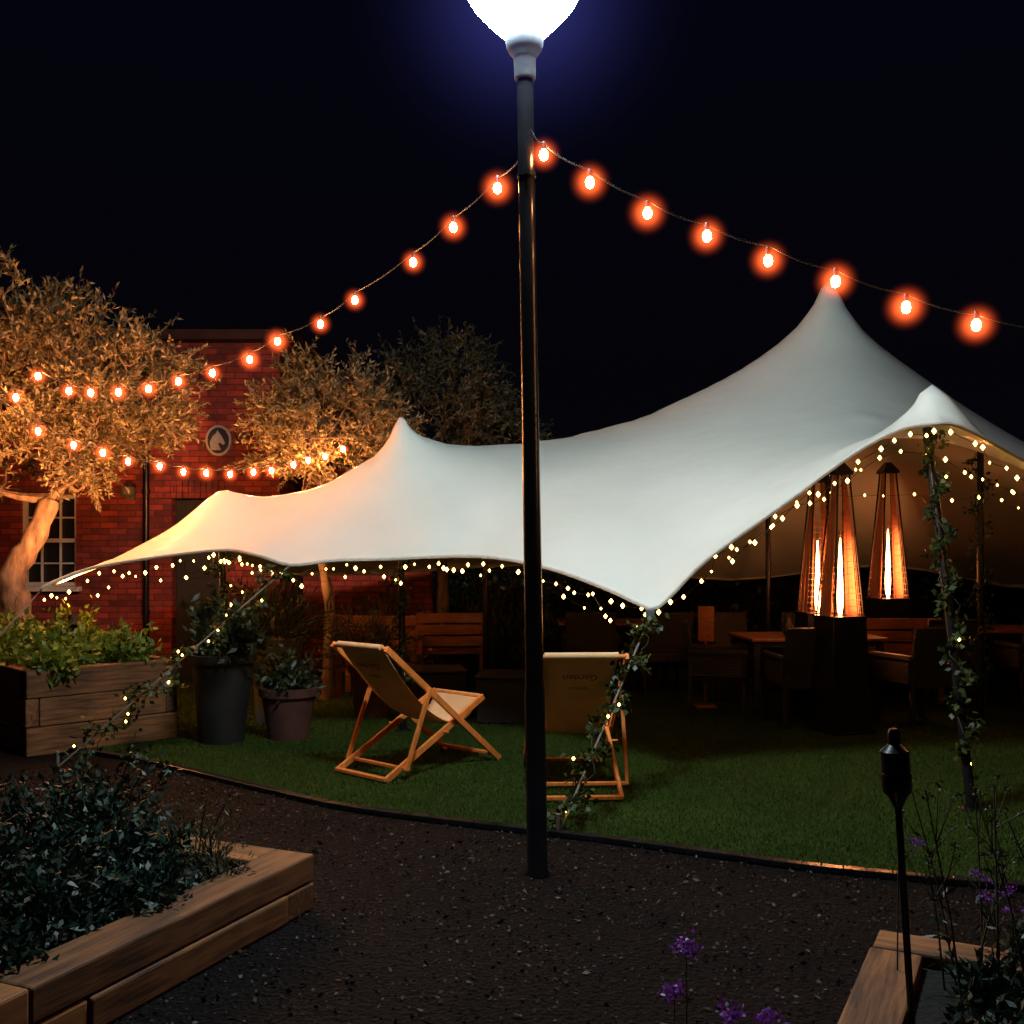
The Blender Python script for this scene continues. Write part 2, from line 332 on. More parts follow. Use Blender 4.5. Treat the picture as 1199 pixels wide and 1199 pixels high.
me=bpy.data.meshes.new('canopy'); me.from_pydata([(rv[i][0],rv[i][1],float(z[i])) for i in range(n)],[],[tuple(f) for f in rf]); me.materials.append(M['tent'])
me.polygons.foreach_set('use_smooth',[True]*len(me.polygons)); me.update()
can=bpy.data.objects.new('canopy',me); sc.collection.objects.link(can); can.parent=tent
ss=can.modifiers.new('s','SUBSURF'); ss.levels=1; ss.render_levels=1; ss.boundary_smooth='PRESERVE_CORNERS'
mb=MB(); mb.tube([p for p in bc]+[bc[0]],.014,6,False); mb.obj('hem',[M['hem']],tent,True)
mb=MB()
poles=[((2.83,6.3,0),(2.78,6.86,0)),((-2.5,9.0,0),(-2.565,9,0)),((-.96,9.05,0),(-.99,9,0)),((3.07,10,0),(3.07,10,0)),((4.3,9.4,0),(4.3,9.4,0)),((-.3,11.5,0),(-.3,11.5,0)),((3,12,0),(3,12,0))]
for a,b_ in poles:
    b_=(b_[0],b_[1],canopy_z(b_[0],b_[1])-.05)
    mb.tube([a,b_],.030,12); mb.lathe([(.08,0),(.08,.012),(.038,.02),(.038,.06)],a,14)
for a,b_ in [((5.9,7.3,0),(5.9,7.3,1.24)),((-2.6,12.6,0),(-2.6,12.6,1.28)),((6.9,13.6,0),(6.9,13.6,1.08))]: mb.tube([a,b_],.03,12)
mb.obj('poles',[M['blackpaint']],tent,True)
mb=MB()
guys=[((.9625,6.97,1.205),(.26,5.75,0)),((-1.73,8.0,1.487),(-3.35,7.55,.0)),((-3.9,8.5,1.28),(-4.3,8.1,.65)),((5.9,7.3,1.25),(6.6,6.3,0)),((6.9,13.6,1.1),(7.6,14.5,0)),((-2.6,12.6,1.3),(-3.2,13.2,0))]
for a,b_ in guys: mb.tube([a,b_],.007,6)
for a,b_ in guys: mb.tube([V(b_)+V((0,0,.12)),V(b_)],[.014,.01],8)
mb.obj('guy_ropes',[M['rope']],tent,True)
mb=MB()
c=V((.9625,6.97,1.205)); mb.box(c+V((-.03,-.05,-.03)),(.06,.02,.05)); mb.tube([c,c+V((-.05,-.09,-.1))],.010,8)
mb.obj('corner_plate',[M['greymetal']],tent,bevel=.005)

# ---------------------------------------------------------------- festoon
F1=[(.076,5.05,3.52),(-.077,5.4,3.508),(-.339,5.9,3.463),(-.619,6.4,3.403),(-1.089,7.1,3.334),(-1.40,7.5,3.25),(-1.7875,7.8,3.186),(-2.06,8.05,3.103),(-2.42,8.25,3.03),(-2.737,8.4,2.986),(-3.0175,8.5,2.946),(-3.265,8.5,2.9175),(-3.499,8.5,2.91),(-3.676,8.5,2.93),(-3.93,8.5,3.05),(-4.12,8.5,2.88),(-4.4,8.6,2.85),(-4.9,8.9,2.9),(-5.6,9.5,3.1)]
F2=[(.09,5.0,3.60),(.155,5.0,3.53),(.376,4.95,3.386),(.652,4.92,3.228),(.931,4.9,3.107),(1.221,4.87,2.996),(1.529,4.84,2.874),(1.84,4.8,2.752),(2.13,4.7,2.63),(2.45,4.6,2.54),(2.78,4.5,2.47),(3.1,4.4,2.42),(3.6,4.2,2.40)]
F3=[(-4.3,8.5,2.85),(-3.97,8.6,2.603),(-3.727,8.7,2.499),(-3.51,8.8,2.43),(-3.375,9,2.38),(-3.166,9.2,2.351),(-3.016,9.4,2.32),(-2.864,9.6,2.32),(-2.695,9.8,2.335),(-2.525,10,2.367),(-2.373,10.1,2.40),(-2.176,10.2,2.45),(-2.05,10.3,2.51),(-1.898,10.4,2.553),(-1.75,10.6,2.65)]
hm=bpy.data.materials.new('warm_bloom_glow'); hm.use_nodes=True; nt=hm.node_tree; nt.nodes.remove(nt.nodes['Principled BSDF'])
def bloom_glow(nt,col,s,pw=2.0):  # self-emitting volume imitating lens bloom; no mist in the air
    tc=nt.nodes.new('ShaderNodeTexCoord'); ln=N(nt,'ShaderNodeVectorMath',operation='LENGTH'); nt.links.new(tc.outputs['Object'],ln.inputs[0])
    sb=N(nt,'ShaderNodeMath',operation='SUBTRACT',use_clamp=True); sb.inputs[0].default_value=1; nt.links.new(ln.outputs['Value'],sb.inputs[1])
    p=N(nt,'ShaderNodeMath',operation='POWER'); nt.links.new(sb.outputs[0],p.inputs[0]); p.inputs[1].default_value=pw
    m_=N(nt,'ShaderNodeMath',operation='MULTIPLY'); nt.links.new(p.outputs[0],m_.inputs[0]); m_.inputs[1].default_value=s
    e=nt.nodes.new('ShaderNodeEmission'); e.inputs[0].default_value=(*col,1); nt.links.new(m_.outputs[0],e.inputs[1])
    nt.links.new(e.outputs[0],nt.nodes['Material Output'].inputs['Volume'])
bloom_glow(nt,(1,.11,.022),95,4.0)  # red bloom halo put around every festoon light
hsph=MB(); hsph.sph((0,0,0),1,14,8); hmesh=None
def festoon(P,mats,br=.022,hr=.12):
    global hmesh
    fe=empty('festoon_lights')
    mb=MB(); cab=[]
    for i in range(len(P)-1):
        a,b_=V(P[i]),V(P[i+1])
        for j in range(6):
            t=j/6; q=a.lerp(b_,t); q.z+=.055-.02*math.sin(math.pi*t); cab.append(q)
    mb.tube(cab,.0045,5); 
    mk=MB()
    for i,p in enumerate(P[1:]):
        p=V(p)+V((0,random.gauss(0,.01),random.gauss(0,.006))); mb.tube([p+V((0,0,.062)),p+V((0,0,.05)),p+V((0,0,.024))],[.010,.014,.013],8)
        mk.mi=mats[1] if i>=mats[0] else 0
        mk.lathe([(.008,.026),(.018,.014),(br,-.004),(br*.75,-.022),(.004,-.030)],p,8)
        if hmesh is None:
            o=hsph.obj('bloom_glow',[hm],fe); hmesh=o.data
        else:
            o=bpy.data.objects.new('bloom_glow',hmesh); sc.collection.objects.link(o); o.parent=fe
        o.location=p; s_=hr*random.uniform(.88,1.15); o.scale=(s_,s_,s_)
    mb.obj('cable_and_sockets',[M['cable']],fe,True); mk.obj('bulbs',[M['festoon'],M['festoon2']],fe,True)
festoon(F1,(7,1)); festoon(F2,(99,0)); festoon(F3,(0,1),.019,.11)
hm2=bpy.data.materials.new('cool_bloom_glow'); hm2.use_nodes=True; nt=hm2.node_tree; nt.nodes.remove(nt.nodes['Principled BSDF'])
bloom_glow(nt,(.13,.14,.8),.60,4.6)  # blue bloom halo painted around the lamp head as emission
o=hsph.obj('bloom_glow',[hm2],sl); o.location=(0,0,4.36); o.scale=(1.2,1.2,1.2)

# ---------------------------------------------------------------- fairy lights + ivy
fl=empty('fairy_lights'); mk=MB(); mw=MB()
def fairypath(pts,step,droop,jit=.02,wire=True):
    pts=[V(p) for p in pts]; w=[]
    acc=0
    for i in range(len(pts)-1):
        a,b_=pts[i],pts[i+1]; d=(b_-a).length; t=0
        m_=max(1,int(round(d/step)))
        for j in range(m_):
            q=a.lerp(b_,(j+random.uniform(-.3,.3))/m_)+V((random.gauss(0,jit),random.gauss(0,jit),-abs(random.gauss(0,jit))-droop*(.5+.5*math.sin((acc+d*j/m_)*7+2*math.sin(acc*2)))))
            w.append(q); mk.octa(q,random.choice([.009,.012,.014,.016]))
        acc+=d
    if wire: mw.tube(w,.0025,4)
front=bc[0:22*4+1]
off=[p+V((0,.07,-.03)) for p in front]
fairypath(off[::2],.105,.07,.022)
fairypath([p+V((0,.25,-.02)) for p in off[2:44:3]],.20,.12,.035)
hood=[(1.5,7.3,1.62),(2.0,7.15,1.95),(2.5,7.0,2.28),(2.75,6.8,2.25),(3.2,7.0,2.15),(3.9,7.4,1.95),(4.6,7.7,1.7)]
fairypath(hood,.13,.07,.035)
fairypath([(-2.5,9,1.8),(-2.45,8.9,1.3),(-2.5,9.0,.9)],.15,0,.03)
fairypath([(3.1,10,2.2),(4.3,9.4,2.1),(5.6,9,1.9)],.2,.05,.02)
def helix(a,b_,r,turns,k):
    a=V(a);b_=V(b_); t=(b_-a).normalized(); x=t.orthogonal().normalized(); y=t.cross(x)
    return [a.lerp(b_,i/k)+(x*math.cos(2*math.pi*turns*i/k)+y*math.sin(2*math.pi*turns*i/k))*r*(1+.4*math.sin(i*1.7)) for i in range(k+1)]
def ivygar(name,a,b_,r,nl,lights=6,turns=5,size=.045):
    e=empty(name); H=helix(a,b_,r,turns,60); mb=MB(); mb.tube(H,.004,5); mb.tube(helix(a,b_,r*.8,-turns*.7,50),.003,5); mb.obj('stems',[M['stem']],e,True)
    H=np.array([tuple(p) for p in H]); idx=rng.integers(0,60,nl); t=rng.random(nl)[:,None]
    clump=rng.random(61)<.7
    p=H[idx]*(1-t)+H[idx+1]*t+rng.normal(size=(nl,3))*r*.5*np.where(clump[idx],1,.3)[:,None]
    d=rng.normal(size=(nl,3)); d[:,2]-=.6
    npmesh('leaves',leafverts(p,d,size,size*.8),4,M['ivy'],e)
    if lights:
        for q in p[::max(1,nl//lights)]: mk.octa(V(q)+V((0,-.03,0)),.010)
ivygar('ivy_garland',(.9625,6.95,1.2),(.26,5.76,0.02),.06,560,5)
ivygar('ivy_garland',(-1.75,8.0,1.45),(-3.3,7.57,.03),.075,560,12)
ivygar('ivy_garland',(2.83,6.32,.25),(2.78,6.82,2.4),.055,620,4,7)
ivygar('ivy_garland',(-2.5,9,.4),(-2.56,9,1.9),.09,460,8,5)
ivygar('ivy_garland',(-.96,9.05,.2),(-.99,9,2.2),.05,300,3,6)
ivygar('ivy_garland',(4.3,9.4,.2),(4.3,9.4,2.7),.07,400,0,6)
mk.obj('bulbs',[M['fairy']],fl); mw.obj('wire',[M['cable']],fl)

# ---------------------------------------------------------------- trees
def tree(name,trunk_pts,cc,cr,nclump,leafm,sprigs=9,perspr=13,trunk_r=.1,L=.05,sprlen=.28,seed=1):
    r_=np.random.default_rng(seed); e=empty(name); mb=MB()
    nodes=[]; tp=[V(p) for p in trunk_pts]
    tp=catmull(tp,5); m_=len(tp)
    mb.tube(tp,[trunk_r*(1.35 if i==0 else 1.0)*(1-.45*i/m_)*(1+.12*math.sin(i*2.1)) for i in range(m_)],10)
    for i in range(m_//2,m_): nodes.append((tp[i],trunk_r*.6))
    cl=[]
    while len(cl)<nclump:
        p=r_.normal(size=3); p/=np.linalg.norm(p); rr=r_.uniform(.3,1)**.6
        lump=1+.16*math.sin(3*p[0]+seed)+.14*math.sin(4*p[2]+2*p[1]+seed*2)
        p=p*rr*lump*.85
        if p[2]<-.6: continue
        cl.append(V(cc)+V((p[0]*cr[0],p[1]*cr[1],p[2]*cr[2])))
    cl.sort(key=lambda p:(p-tp[-1]).length)
    LP=[];LD=[]
    for c in cl:
        best=min(nodes,key=lambda q:(q[0]-c).length-(.25*q[1]/trunk_r))
        a,ra=best; d=c-a; mid=a+d*.5+V(r_.normal(size=3)*.06)+V((0,0,-.05))
        r0=max(ra*.75,.012)
        pts=catmull([a,mid,c],3); k=len(pts)
        mb.tube(pts,[r0+(.007-r0)*(i/(k-1))**.7 for i in range(k)],6,False)
        for i in (2,4,k-1): nodes.append((pts[min(i,k-1)],r0*(1-.13*i)))
        outd=(c-V(cc)).normalized()
        for s_ in range(sprigs):
            sd=outd*.7+V((0,0,.45))+V(r_.normal(size=3)*.6); sd.normalize(); ln=sprlen*r_.uniform(.5,1.25)
            q0=c+V(r_.normal(size=3)*.09); q1=q0+sd*ln; q1.z-=.03
            mb.tube([q0,q1],[.004,.0015],3,False)
            for j in range(perspr):
                t=(j+.5)/perspr; LP.append(tuple(q0.lerp(q1,t))); LD.append(tuple(sd+V(r_.normal(size=3)*.75)))
    mb.obj('trunk_and_branches',[M['bark']],e,True)
    npmesh('foliage',leafverts(np.array(LP),np.array(LD),L,L*.36),4,leafm,e)
tree('olive_tree',[(-4.9,10.0,.6),(-4.83,10.0,1.0),(-4.88,10.0,1.35),(-4.7,10.05,1.7),(-4.55,10.1,2.1)],(-4.5,10.2,3.08),(1.6,1.35,1.3),200,M['leaf_olive'],12,15,.16,.064,.30,3)
tree('olive_tree',[(-2.0,11,0),(-1.95,11,.9),(-2.05,11,1.6),(-2.05,11,2.3)],(-2.05,11,2.95),(.9,.8,.85),95,M['leaf_olive'],12,14,.07,.06,.26,5)
tree('garden_tree',[(-.9,12.6,0),(-.85,12.6,1.2),(-.95,12.6,2.4)],(-.9,12.6,3.1),(1.5,1.1,1.1),160,M['leaf_grass'],11,14,.09,.07,.28,8)
def uplight(loc,tgt,en,col=(1,.36,.10),size=95):  # added fixture, none seen; put in to account for warm light on the crowns
    e=empty('added_uplight',loc); mb=MB(); d=(V(tgt)-V(loc)).normalized()
    mb.tube([(0,0,-.2),(0,0,0)],[.006,.012],8); mb.tube([V((0,0,0)),d*.10],[.032,.04],14,True); mb.obj('body',[M['blackpaint']],e,True)
    l=bpy.data.lights.new('bulb','SPOT'); l.energy=en; l.color=col; l.spot_size=math.radians(size); l.spot_blend=.9; l.shadow_soft_size=.035
    o=bpy.data.objects.new('bulb',l); sc.collection.objects.link(o); o.parent=e; o.location=d*.115; o.rotation_euler=d.to_track_quat('-Z','Y').to_euler()
uplight((-3.75,8.75,.95),(-4.4,10.2,3.0),850)
uplight((-2.45,10.1,.2),(-2.15,11,2.9),380,size=70)

# ---------------------------------------------------------------- bushes
def bush(name,cs,leafm,n,L,W,stems=30,parent=None,up=.5):
    e=parent or empty(name); LP=[];LD=[];mb=MB()
    for (c,r) in cs:
        c=np.array(c); r=np.array(r)
        ns=stems
        for i in range(ns):
            p=rng.normal(size=3); p/=np.linalg.norm(p); p[2]=abs(p[2]); p*=rng.uniform(.55,1.08)
            tip=c+p*r; root=np.array([c[0]+p[0]*r[0]*.35,c[1]+p[1]*r[1]*.35,c[2]])
            mb.tube([root,(root+tip)/2+np.array([0,0,.04]),tip],[.005,.004,.002],4,False)
            k=n//ns; t=rng.uniform(.25,1.03,k)[:,None]
            LP.append(root*(1-t)+tip*t+rng.normal(size=(k,3))*L*.5)
            dd=np.tile(unit((tip-root)[None]),(k,1))*up+rng.normal(size=(k,3))*.7; LD.append(dd)
    LP=np.concatenate(LP);LD=np.concatenate(LD)
    mb.obj('stems',[M['stem']],e,True); npmesh('leaves',leafverts(LP,LD,L,W),4,leafm,e); return e

# ---------------------------------------------------------------- raised beds
def bed(name,quad,h0,th,layers,lh,soilz):
    e=empty(name); mb=MB(); Q=[V((x,y,0)) for x,y in quad]
    for l in range(layers):
        for i in range(4):
            a,b_=Q[i],Q[(i+1)%4]; d=(b_-a).normalized(); inn=V((-d.y,d.x,0)); Lg=(b_-a).length
            full=(l+i)%2==0
            s0=0 if full else th+.003; s1=Lg if full else Lg-th-.003
            cuts=[s0,s1] if (s1-s0)<1.7 else [s0,s0+(s1-s0)*random.uniform(.4,.62),s1]
            for u0,u1 in zip(cuts[:-1],cuts[1:]):
                p0=a+d*(u0+.002)+inn*(th/2); p1=a+d*(u1-.002)+inn*(th/2); mid=(p0+p1)/2
                m_=MB(); Lb=(p1-p0).length; m_.box((0,0,0),(Lb,th,lh-.005))
                o=m_.obj('sleeper',[M['sleeper']],e,bevel=.010); jit=random.uniform(-.006,.006)
                o.location=(mid.x+inn.x*jit,mid.y+inn.y*jit,h0+lh*(l+.5)+random.uniform(-.0015,.0015)); o.rotation_euler=(random.uniform(-.006,.006),0,math.atan2(d.y,d.x)+random.uniform(-.003,.003))
    I=[q*0.985+(sum(Q,V((0,0,0)))/4)*.015 for q in Q]
    mb.add([(q.x,q.y,soilz) for q in I],[(0,1,2,3)]); mb.obj('soil',[M['soil']],e)
    return e
bed('raised_bed',[(-3.75,7.9),(-2.85,8.75),(-5.05,11.05),(-5.95,10.2)],0,.1,3,.225,.6)
bush('shrub',[((-3.8,8.45,.6),(.35,.3,.42)),((-3.35,8.75,.6),(.33,.3,.42)),((-4.3,8.8,.6),(.4,.35,.45)),((-4.6,9.6,.6),(.5,.4,.4)),((-3.9,9.2,.6),(.45,.4,.5)),((-3.65,8.12,.62),(.16,.14,.2))],M['leaf_bright'],1300,.07,.035,34)
C0=V((-.876,4.57,0)); d1=V((-.397,-.918,0)); d2=V((-.918,.397,0))
q=[C0,C0+d2*2.6,C0+d2*2.6+d1*2.8,C0+d1*2.8]
bed('raised_bed',[(p.x,p.y) for p in q],0,.2,2,.125,.2)
bush('shrub',[((-1.75,4.35,.18),(.40,.38,.42)),((-2.0,4.75,.18),(.5,.35,.55)),((-1.68,3.75,.18),(.30,.45,.36)),((-2.15,3.85,.18),(.5,.5,.50)),((-2.6,4.4,.18),(.6,.5,.66)),((-2.0,3.1,.18),(.3,.4,.33)),((-1.42,4.05,.18),(.16,.3,.2)),((-1.75,3.3,.18),(.2,.3,.2))],M['leaf_bed'],2800,.045,.02,50)
bush('lavender_plant',[((-1.42,4.55,.2),(.26,.2,.34)),((-1.22,4.3,.2),(.14,.14,.14)),((-1.3,4.45,.2),(.14,.14,.2))],M['leaf_grass'],300,.035,.007,30,up=1.4)
C1=V((1.31,3.66,0)); e1=V((-.46,-.888,0)); e2=V((.888,-.46,0))
q=[C1,C1+e1*1.6,C1+e1*1.6+e2*2.0,C1+e2*2.0]
bed('raised_bed',[(p.x,p.y) for p in q],0,.17,2,.125,.2)
bush('shrub',[((1.75,3.0,.18),(.3,.3,.3)),((2.1,3.1,.18),(.35,.3,.4)),((1.55,2.75,.18),(.24,.24,.24)),((1.5,3.15,.18),(.14,.2,.15)),((1.32,2.75,.2),(.14,.22,.15)),((1.75,3.3,.2),(.16,.16,.22)),((2.0,3.25,.2),(.2,.2,.3)),((1.9,2.7,.18),(.3,.3,.3))],M['leaf_bed'],1200,.04,.018,34)
def wild(name,base,n,spread,h,head,hm_,hr=.012,leaves=0,th=1,hw=.010,nbr=3,hmin=.55):
    e=empty(name); mb=MB(); P=[];LP=[]
    for i in range(n):
        x=base[0]+random.gauss(0,spread); y=base[1]+random.gauss(0,spread*.7); hh=h*random.uniform(hmin,1.03)
        a=V((x,y,base[2])); lean=V((random.gauss(0,.09),random.gauss(0,.07),0))
        if hmin>.9: lean*=.2
        c=a+lean*.4+V((0,0,hh*.5)); t=a+lean+V((0,0,hh)); mb.tube([a,c,t],[.003*th,.0025*th,.0015*th],4,False)
        br_=[t]
        for k in range(nbr):
            q0=c.lerp(t,random.uniform(.1,.7)); q1=q0+V((random.gauss(0,.07),random.gauss(0,.05),random.uniform(.06,.16))); mb.tube([q0,q1],[.0018*th,.0012*th],4,False); br_.append(q1)
        for q in br_:
            P.append(np.array(tuple(q))+rng.normal(size=(head,3))*np.array([hr,hr,hr*.55]))
        for k in range(leaves): LP.append(tuple(a.lerp(t,random.uniform(0,.75))))
    P=np.concatenate(P); d=rng.normal(size=P.shape); d[:,2]+=.5
    mb.obj('stems',[M['stem']],e,True); npmesh('flower_heads',leafverts(P,d,hw,hw*.8),4,hm_,e)
    if LP: LP=np.array(LP); npmesh('leaves',leafverts(LP,rng.normal(size=LP.shape)+np.array([0,0,.4]),.05,.012),4,M['leaf_dark'],e)
wild('verbena_plant',(1.8,3.15,.2),30,.22,.75,20,M['leaf_dark'],.008,16,1.3)
wild('verbena_plant',(1.24,3.3,.2),1,.01,.60,40,M['purple'],.011,nbr=1,hmin=.95)
for bx,by,hh in((.41,2.36,.72),(.39,2.33,.61),(.56,2.2,.61),(.50,2.25,.56)):
    wild('verbena_plant',(bx,by,0),1,.01,hh,80,M['purple'],.015,5,1.0,.012,0,.95)
wild('verbena_plant',(1.5,3.2,.2),2,.04,.5,30,M['purple'],.009)

# ---------------------------------------------------------------- garden torch
gt=empty('garden_torch',(1.185,3.0,0)); gt.rotation_euler=(0,math.radians(-3.6),0)
mb=MB(); mb.lathe([(.004,-.02),(.0105,.02),(.0105,.88)],n=12); mb.lathe([(.012,.85),(.03,.885),(.04,.895),(.042,.91),(.040,1.0),(.042,1.015),(.03,1.025),(.018,1.035),(.018,1.07),(.012,1.08)],n=22)
mb.lathe([(.0435,.935),(.0435,.95)],n=22)
mb.obj('torch_body',[M['blackpaint']],gt,True)

# ---------------------------------------------------------------- deck chairs
def deckchair(loc,rz):
    e=empty('deck_chair',loc,rz); mb=MB(); W=.29
    for sx in(-1,1):
        x=sx*W; mb.beam((x,-.02,.93),(x,1.12,.012),.024,.045,side=(1,0,0))
        xi=sx*(W-.03); mb.beam((xi,.0,.02),(xi,.97,.50),.024,.045,side=(1,0,0))
        xo=sx*(W+.027); mb.beam((xo,.37,.625),(xo,.14,.075),.022,.032,side=(1,0,0))
        mb.tube([(sx*(W-.05),.545,.29),(sx*(W+.03),.545,.29)],.009,8)
    mb.tube([(-W,-.01,.925),(W,-.01,.925)],.017,10); mb.tube([(-W+.03,.96,.497),(W-.03,.96,.497)],.017,10)
    mb.beam((-W+.02,.0,.03),(W-.02,.0,.03),.045,.024,side=(0,1,0)); mb.beam((-W-.04,.15,.085),(W+.04,.15,.085),.03,.022,side=(0,1,0))
    mb.beam((-W,1.05,.06),(W,1.05,.06),.04,.022,side=(0,1,0))
    mb.obj('frame',[M['pine']],e,bevel=.004)
    prof=[]; K=28
    P0,P1,P2,P3=V((0,-.01,.945)),V((0,.26,.56)),V((0,.74,.06)),V((0,.96,.517))
    for i in range(K+1):
        t=i/K; prof.append(P0*(1-t)**3+P1*3*t*(1-t)**2+P2*3*t*t*(1-t)+P3*t**3)
    m2=MB(); w=.235; vs=[];fs=[];nx=8
    for i,p in enumerate(prof):
        for j in range(nx+1):
            u=j/nx*2-1; sg=math.sin(math.pi*i/K); vs.append((u*w*(1-.05*sg),p.y-.014*(1-u*u)*sg,p.z-.02*(1-u*u)*sg))
    for i in range(K):
        for j in range(nx): a=i*(nx+1)+j; fs.append((a,a+1,a+nx+2,a+nx+1))
    m2.add(vs,fs); so=m2.obj('sling',[M['canvas']],e,True); sm=so.modifiers.new('t','SOLIDIFY'); sm.thickness=.004
    m3=MB(); m3.tube([(-w,-.01,.93),(w,-.01,.93)],.024,12); m3.obj('sling_loop',[M['canvas']],e,True)
    a,b_=prof[3],prof[7]; dn=(b_-a).normalized()
    for txt,size,tt in(('Garden',.075,3),('TERRACE',.032,5)):
        cu=bpy.data.curves.new('lettering','FONT'); cu.body=txt; cu.size=size; cu.align_x='CENTER'; cu.extrude=.0004; cu.materials.append(M['ink'])
        t=bpy.data.objects.new('lettering',cu); sc.collection.objects.link(t); t.parent=e
        X=V((-1,0,0)); Y=dn; Z=X.cross(Y)
        t.matrix_local=Matrix.Translation(prof[tt]-V((0,0,.006))+V((0,-1,0))*.030+V((0,0,-.012)))@Matrix((X,Y,Z)).transposed().to_4x4()
    return e
deckchair((-1.06,7.18,0),math.radians(-42))
deckchair((.44,6.5,0),math.radians(3))

# ---------------------------------------------------------------- furniture under tent
def armchair(loc,rz):
    e=empty('rattan_armchair',loc,rz); mb=MB()
    mb.box((0,0,.40),(.56,.54,.10)); mb.box((0,.27,.66),(.56,.05,.50),R=Matrix.Rotation(math.radians(-8),3,'X'))
    for s_ in(-1,1):
        mb.box((s_*.29,0,.63),(.06,.56,.05)); mb.box((s_*.29,-.24,.5),(.05,.05,.24)); mb.box((s_*.29,0,.5),(.03,.5,.22))
        for y in(-.24,.25): mb.beam((s_*.27,y,.36),(s_*.28,y*1.06,0),.045,.045)
    mb.box((0,-.26,.3),(.5,.03,.12))
    mb.obj('woven_body',[M['rattan']],e,bevel=.015)
def table(name,loc,rz,w,d,h,topm=None):
    e=empty(name,loc,rz); mb=MB(); n=7
    for i in range(n):
        mb.box((0,-d/2+d/n*(i+.5),h-.015),(w,d/n-.006,.03))
    mb.obj('top',[topm or M['tablewood']],e,bevel=.004)
    mb=MB(); mb.box((0,0,h-.06),(w-.1,d-.1,.055))
    for a in(-1,1):
        for b_ in(-1,1): mb.beam((a*(w/2-.06),b_*(d/2-.06),h-.05),(a*(w/2-.06),b_*(d/2-.06),0),.06,.06)
    mb.obj('legs',[M['rattan']],e,bevel=.004)
table('dining_table',(2.95,10.3,0),math.radians(4),1.35,.85,.75)
armchair((2.0,10.0,0),math.radians(80)); armchair((2.7,9.45,0),math.radians(184)); armchair((3.75,9.5,0),math.radians(200)); armchair((3.3,11.2,0),0); armchair((2.4,11.2,0),math.radians(8))
table('dining_table',(5.1,11.3,0),0,1.4,.85,.75); armchair((4.5,10.6,0),math.radians(175)); armchair((5.4,10.6,0),math.radians(184)); armchair((4.4,12.1,0),0)
table('dining_table',(1.2,12.4,0),0,1.3,.8,.75); armchair((.9,11.7,0),math.radians(175)); armchair((1.7,11.7,0),math.radians(190))
def bench(loc,rz,w=1.1):
    e=empty('wooden_bench',loc,rz); mb=MB()
    for i in range(4): mb.box((0,-.2+i*.115,.44),(w,.1,.03))
    for i in range(3): mb.box((0,.28,.58+i*.13),(w,.025,.11))
    for s_ in(-1,1):
        mb.box((s_*(w/2-.04),.25,.45),(.06,.05,.9)); mb.box((s_*(w/2-.04),-.2,.22),(.06,.06,.42)); mb.box((s_*(w/2-.04),.02,.64),(.06,.5,.04)); mb.box((s_*(w/2-.04),-.2,.53),(.05,.05,.18))
    mb.obj('timber',[M['tablewood']],e,bevel=.004)
bench((4.05,10.9,0),math.radians(180),.9); bench((-1.45,11.3,0),math.radians(175),.9); bench((-.7,11.8,0),math.radians(185),.8)
mb=MB(); e=empty('menu_board',(1.98,10.45,0)); mb.box((0,0,.85),(.16,.02,.36),R=Matrix.Rotation(math.radians(-20),3,'Z')); mb.box((0,.02,.35),(.03,.03,.7)); mb.frust((0,.02),.22,.18,0,.03); mb.obj('board',[M['tablewood']],e,bevel=.004)
def rcube(loc,rz):
    e=empty('rattan_side_table',loc,rz); mb=MB(); mb.box((0,0,.22),(.5,.5,.40)); mb.box((0,0,.44),(.54,.54,.03))
    for a in(-1,1):
        for b_ in(-1,1): mb.box((a*.21,b_*.21,.012),(.05,.05,.02))
    mb.obj('woven_body',[M['rattan']],e,bevel=.01)
rcube((-.74,10.0,0),.2); rcube((-.05,9.6,0),-.1)
def pot(name,loc,w0,w1,h,mat,square=True):
    e=empty(name,loc); mb=MB()
    if square:
        mb.frust((0,0),w0,w1,0,h-.05); mb.frust((0,0),w1+.03,w1+.04,h-.05,h)
    else: mb.lathe([(w0/2,0),(w1/2,h-.07),(w1/2+.025,h-.07),(w1/2+.03,h),(w1/2-.01,h),(w1/2-.02,h-.05)],n=28)
    mb.obj('pot_body',[mat],e,not square,bevel=.006 if square else 0)
    mb=MB(); mb.lathe([(w1/2-.03,h-.03),(.01,h-.01)],n=14); mb.obj('compost',[M['soil']],e)
pot('plant_pot',(-2.42,8.55,0),.36,.5,.74,M['darkpot'],False)
pot('plant_pot',(-1.9,8.7,0),.34,.44,.44,M['terracotta'],False)
pot('plant_pot',(-2.2,9.6,0),.32,.4,.78,M['stonepot'])
pot('plant_pot',(-1.35,9.9,0),.34,.42,.5,M['terracotta'],False)
bush('potted_shrub',[((-2.42,8.55,.72),(.38,.35,.6))],M['leaf_dark'],1100,.08,.04,40)
bush('potted_shrub',[((-1.9,8.7,.42),(.28,.28,.36))],M['leaf_dark'],700,.07,.03,30)
bush('potted_grass',[((-2.2,9.6,.76),(.5,.4,.62))],M['leaf_dark'],900,.16,.014,50,up=1.6)
bush('potted_grass',[((-1.35,9.9,.5),(.45,.4,.6))],M['leaf_grass'],900,.16,.012,50,up=1.6)
bush('ornamental_grass',[((-.45,12.3,.0),(.7,.4,1.25)),((.3,12.2,.0),(.6,.4,1.1)),((-1.5,12.4,0),(.6,.4,1.2))],M['leaf_dark'],1200,.2,.015,60,up=1.8)
mb=MB(); e=empty('table_jug',(2.75,10.2,.75)); mb.lathe([(.03,0),(.05,.02),(.05,.1),(.025,.15),(.03,.19)],n=16); mb.obj('jug',[M['darkpot']],e,True)

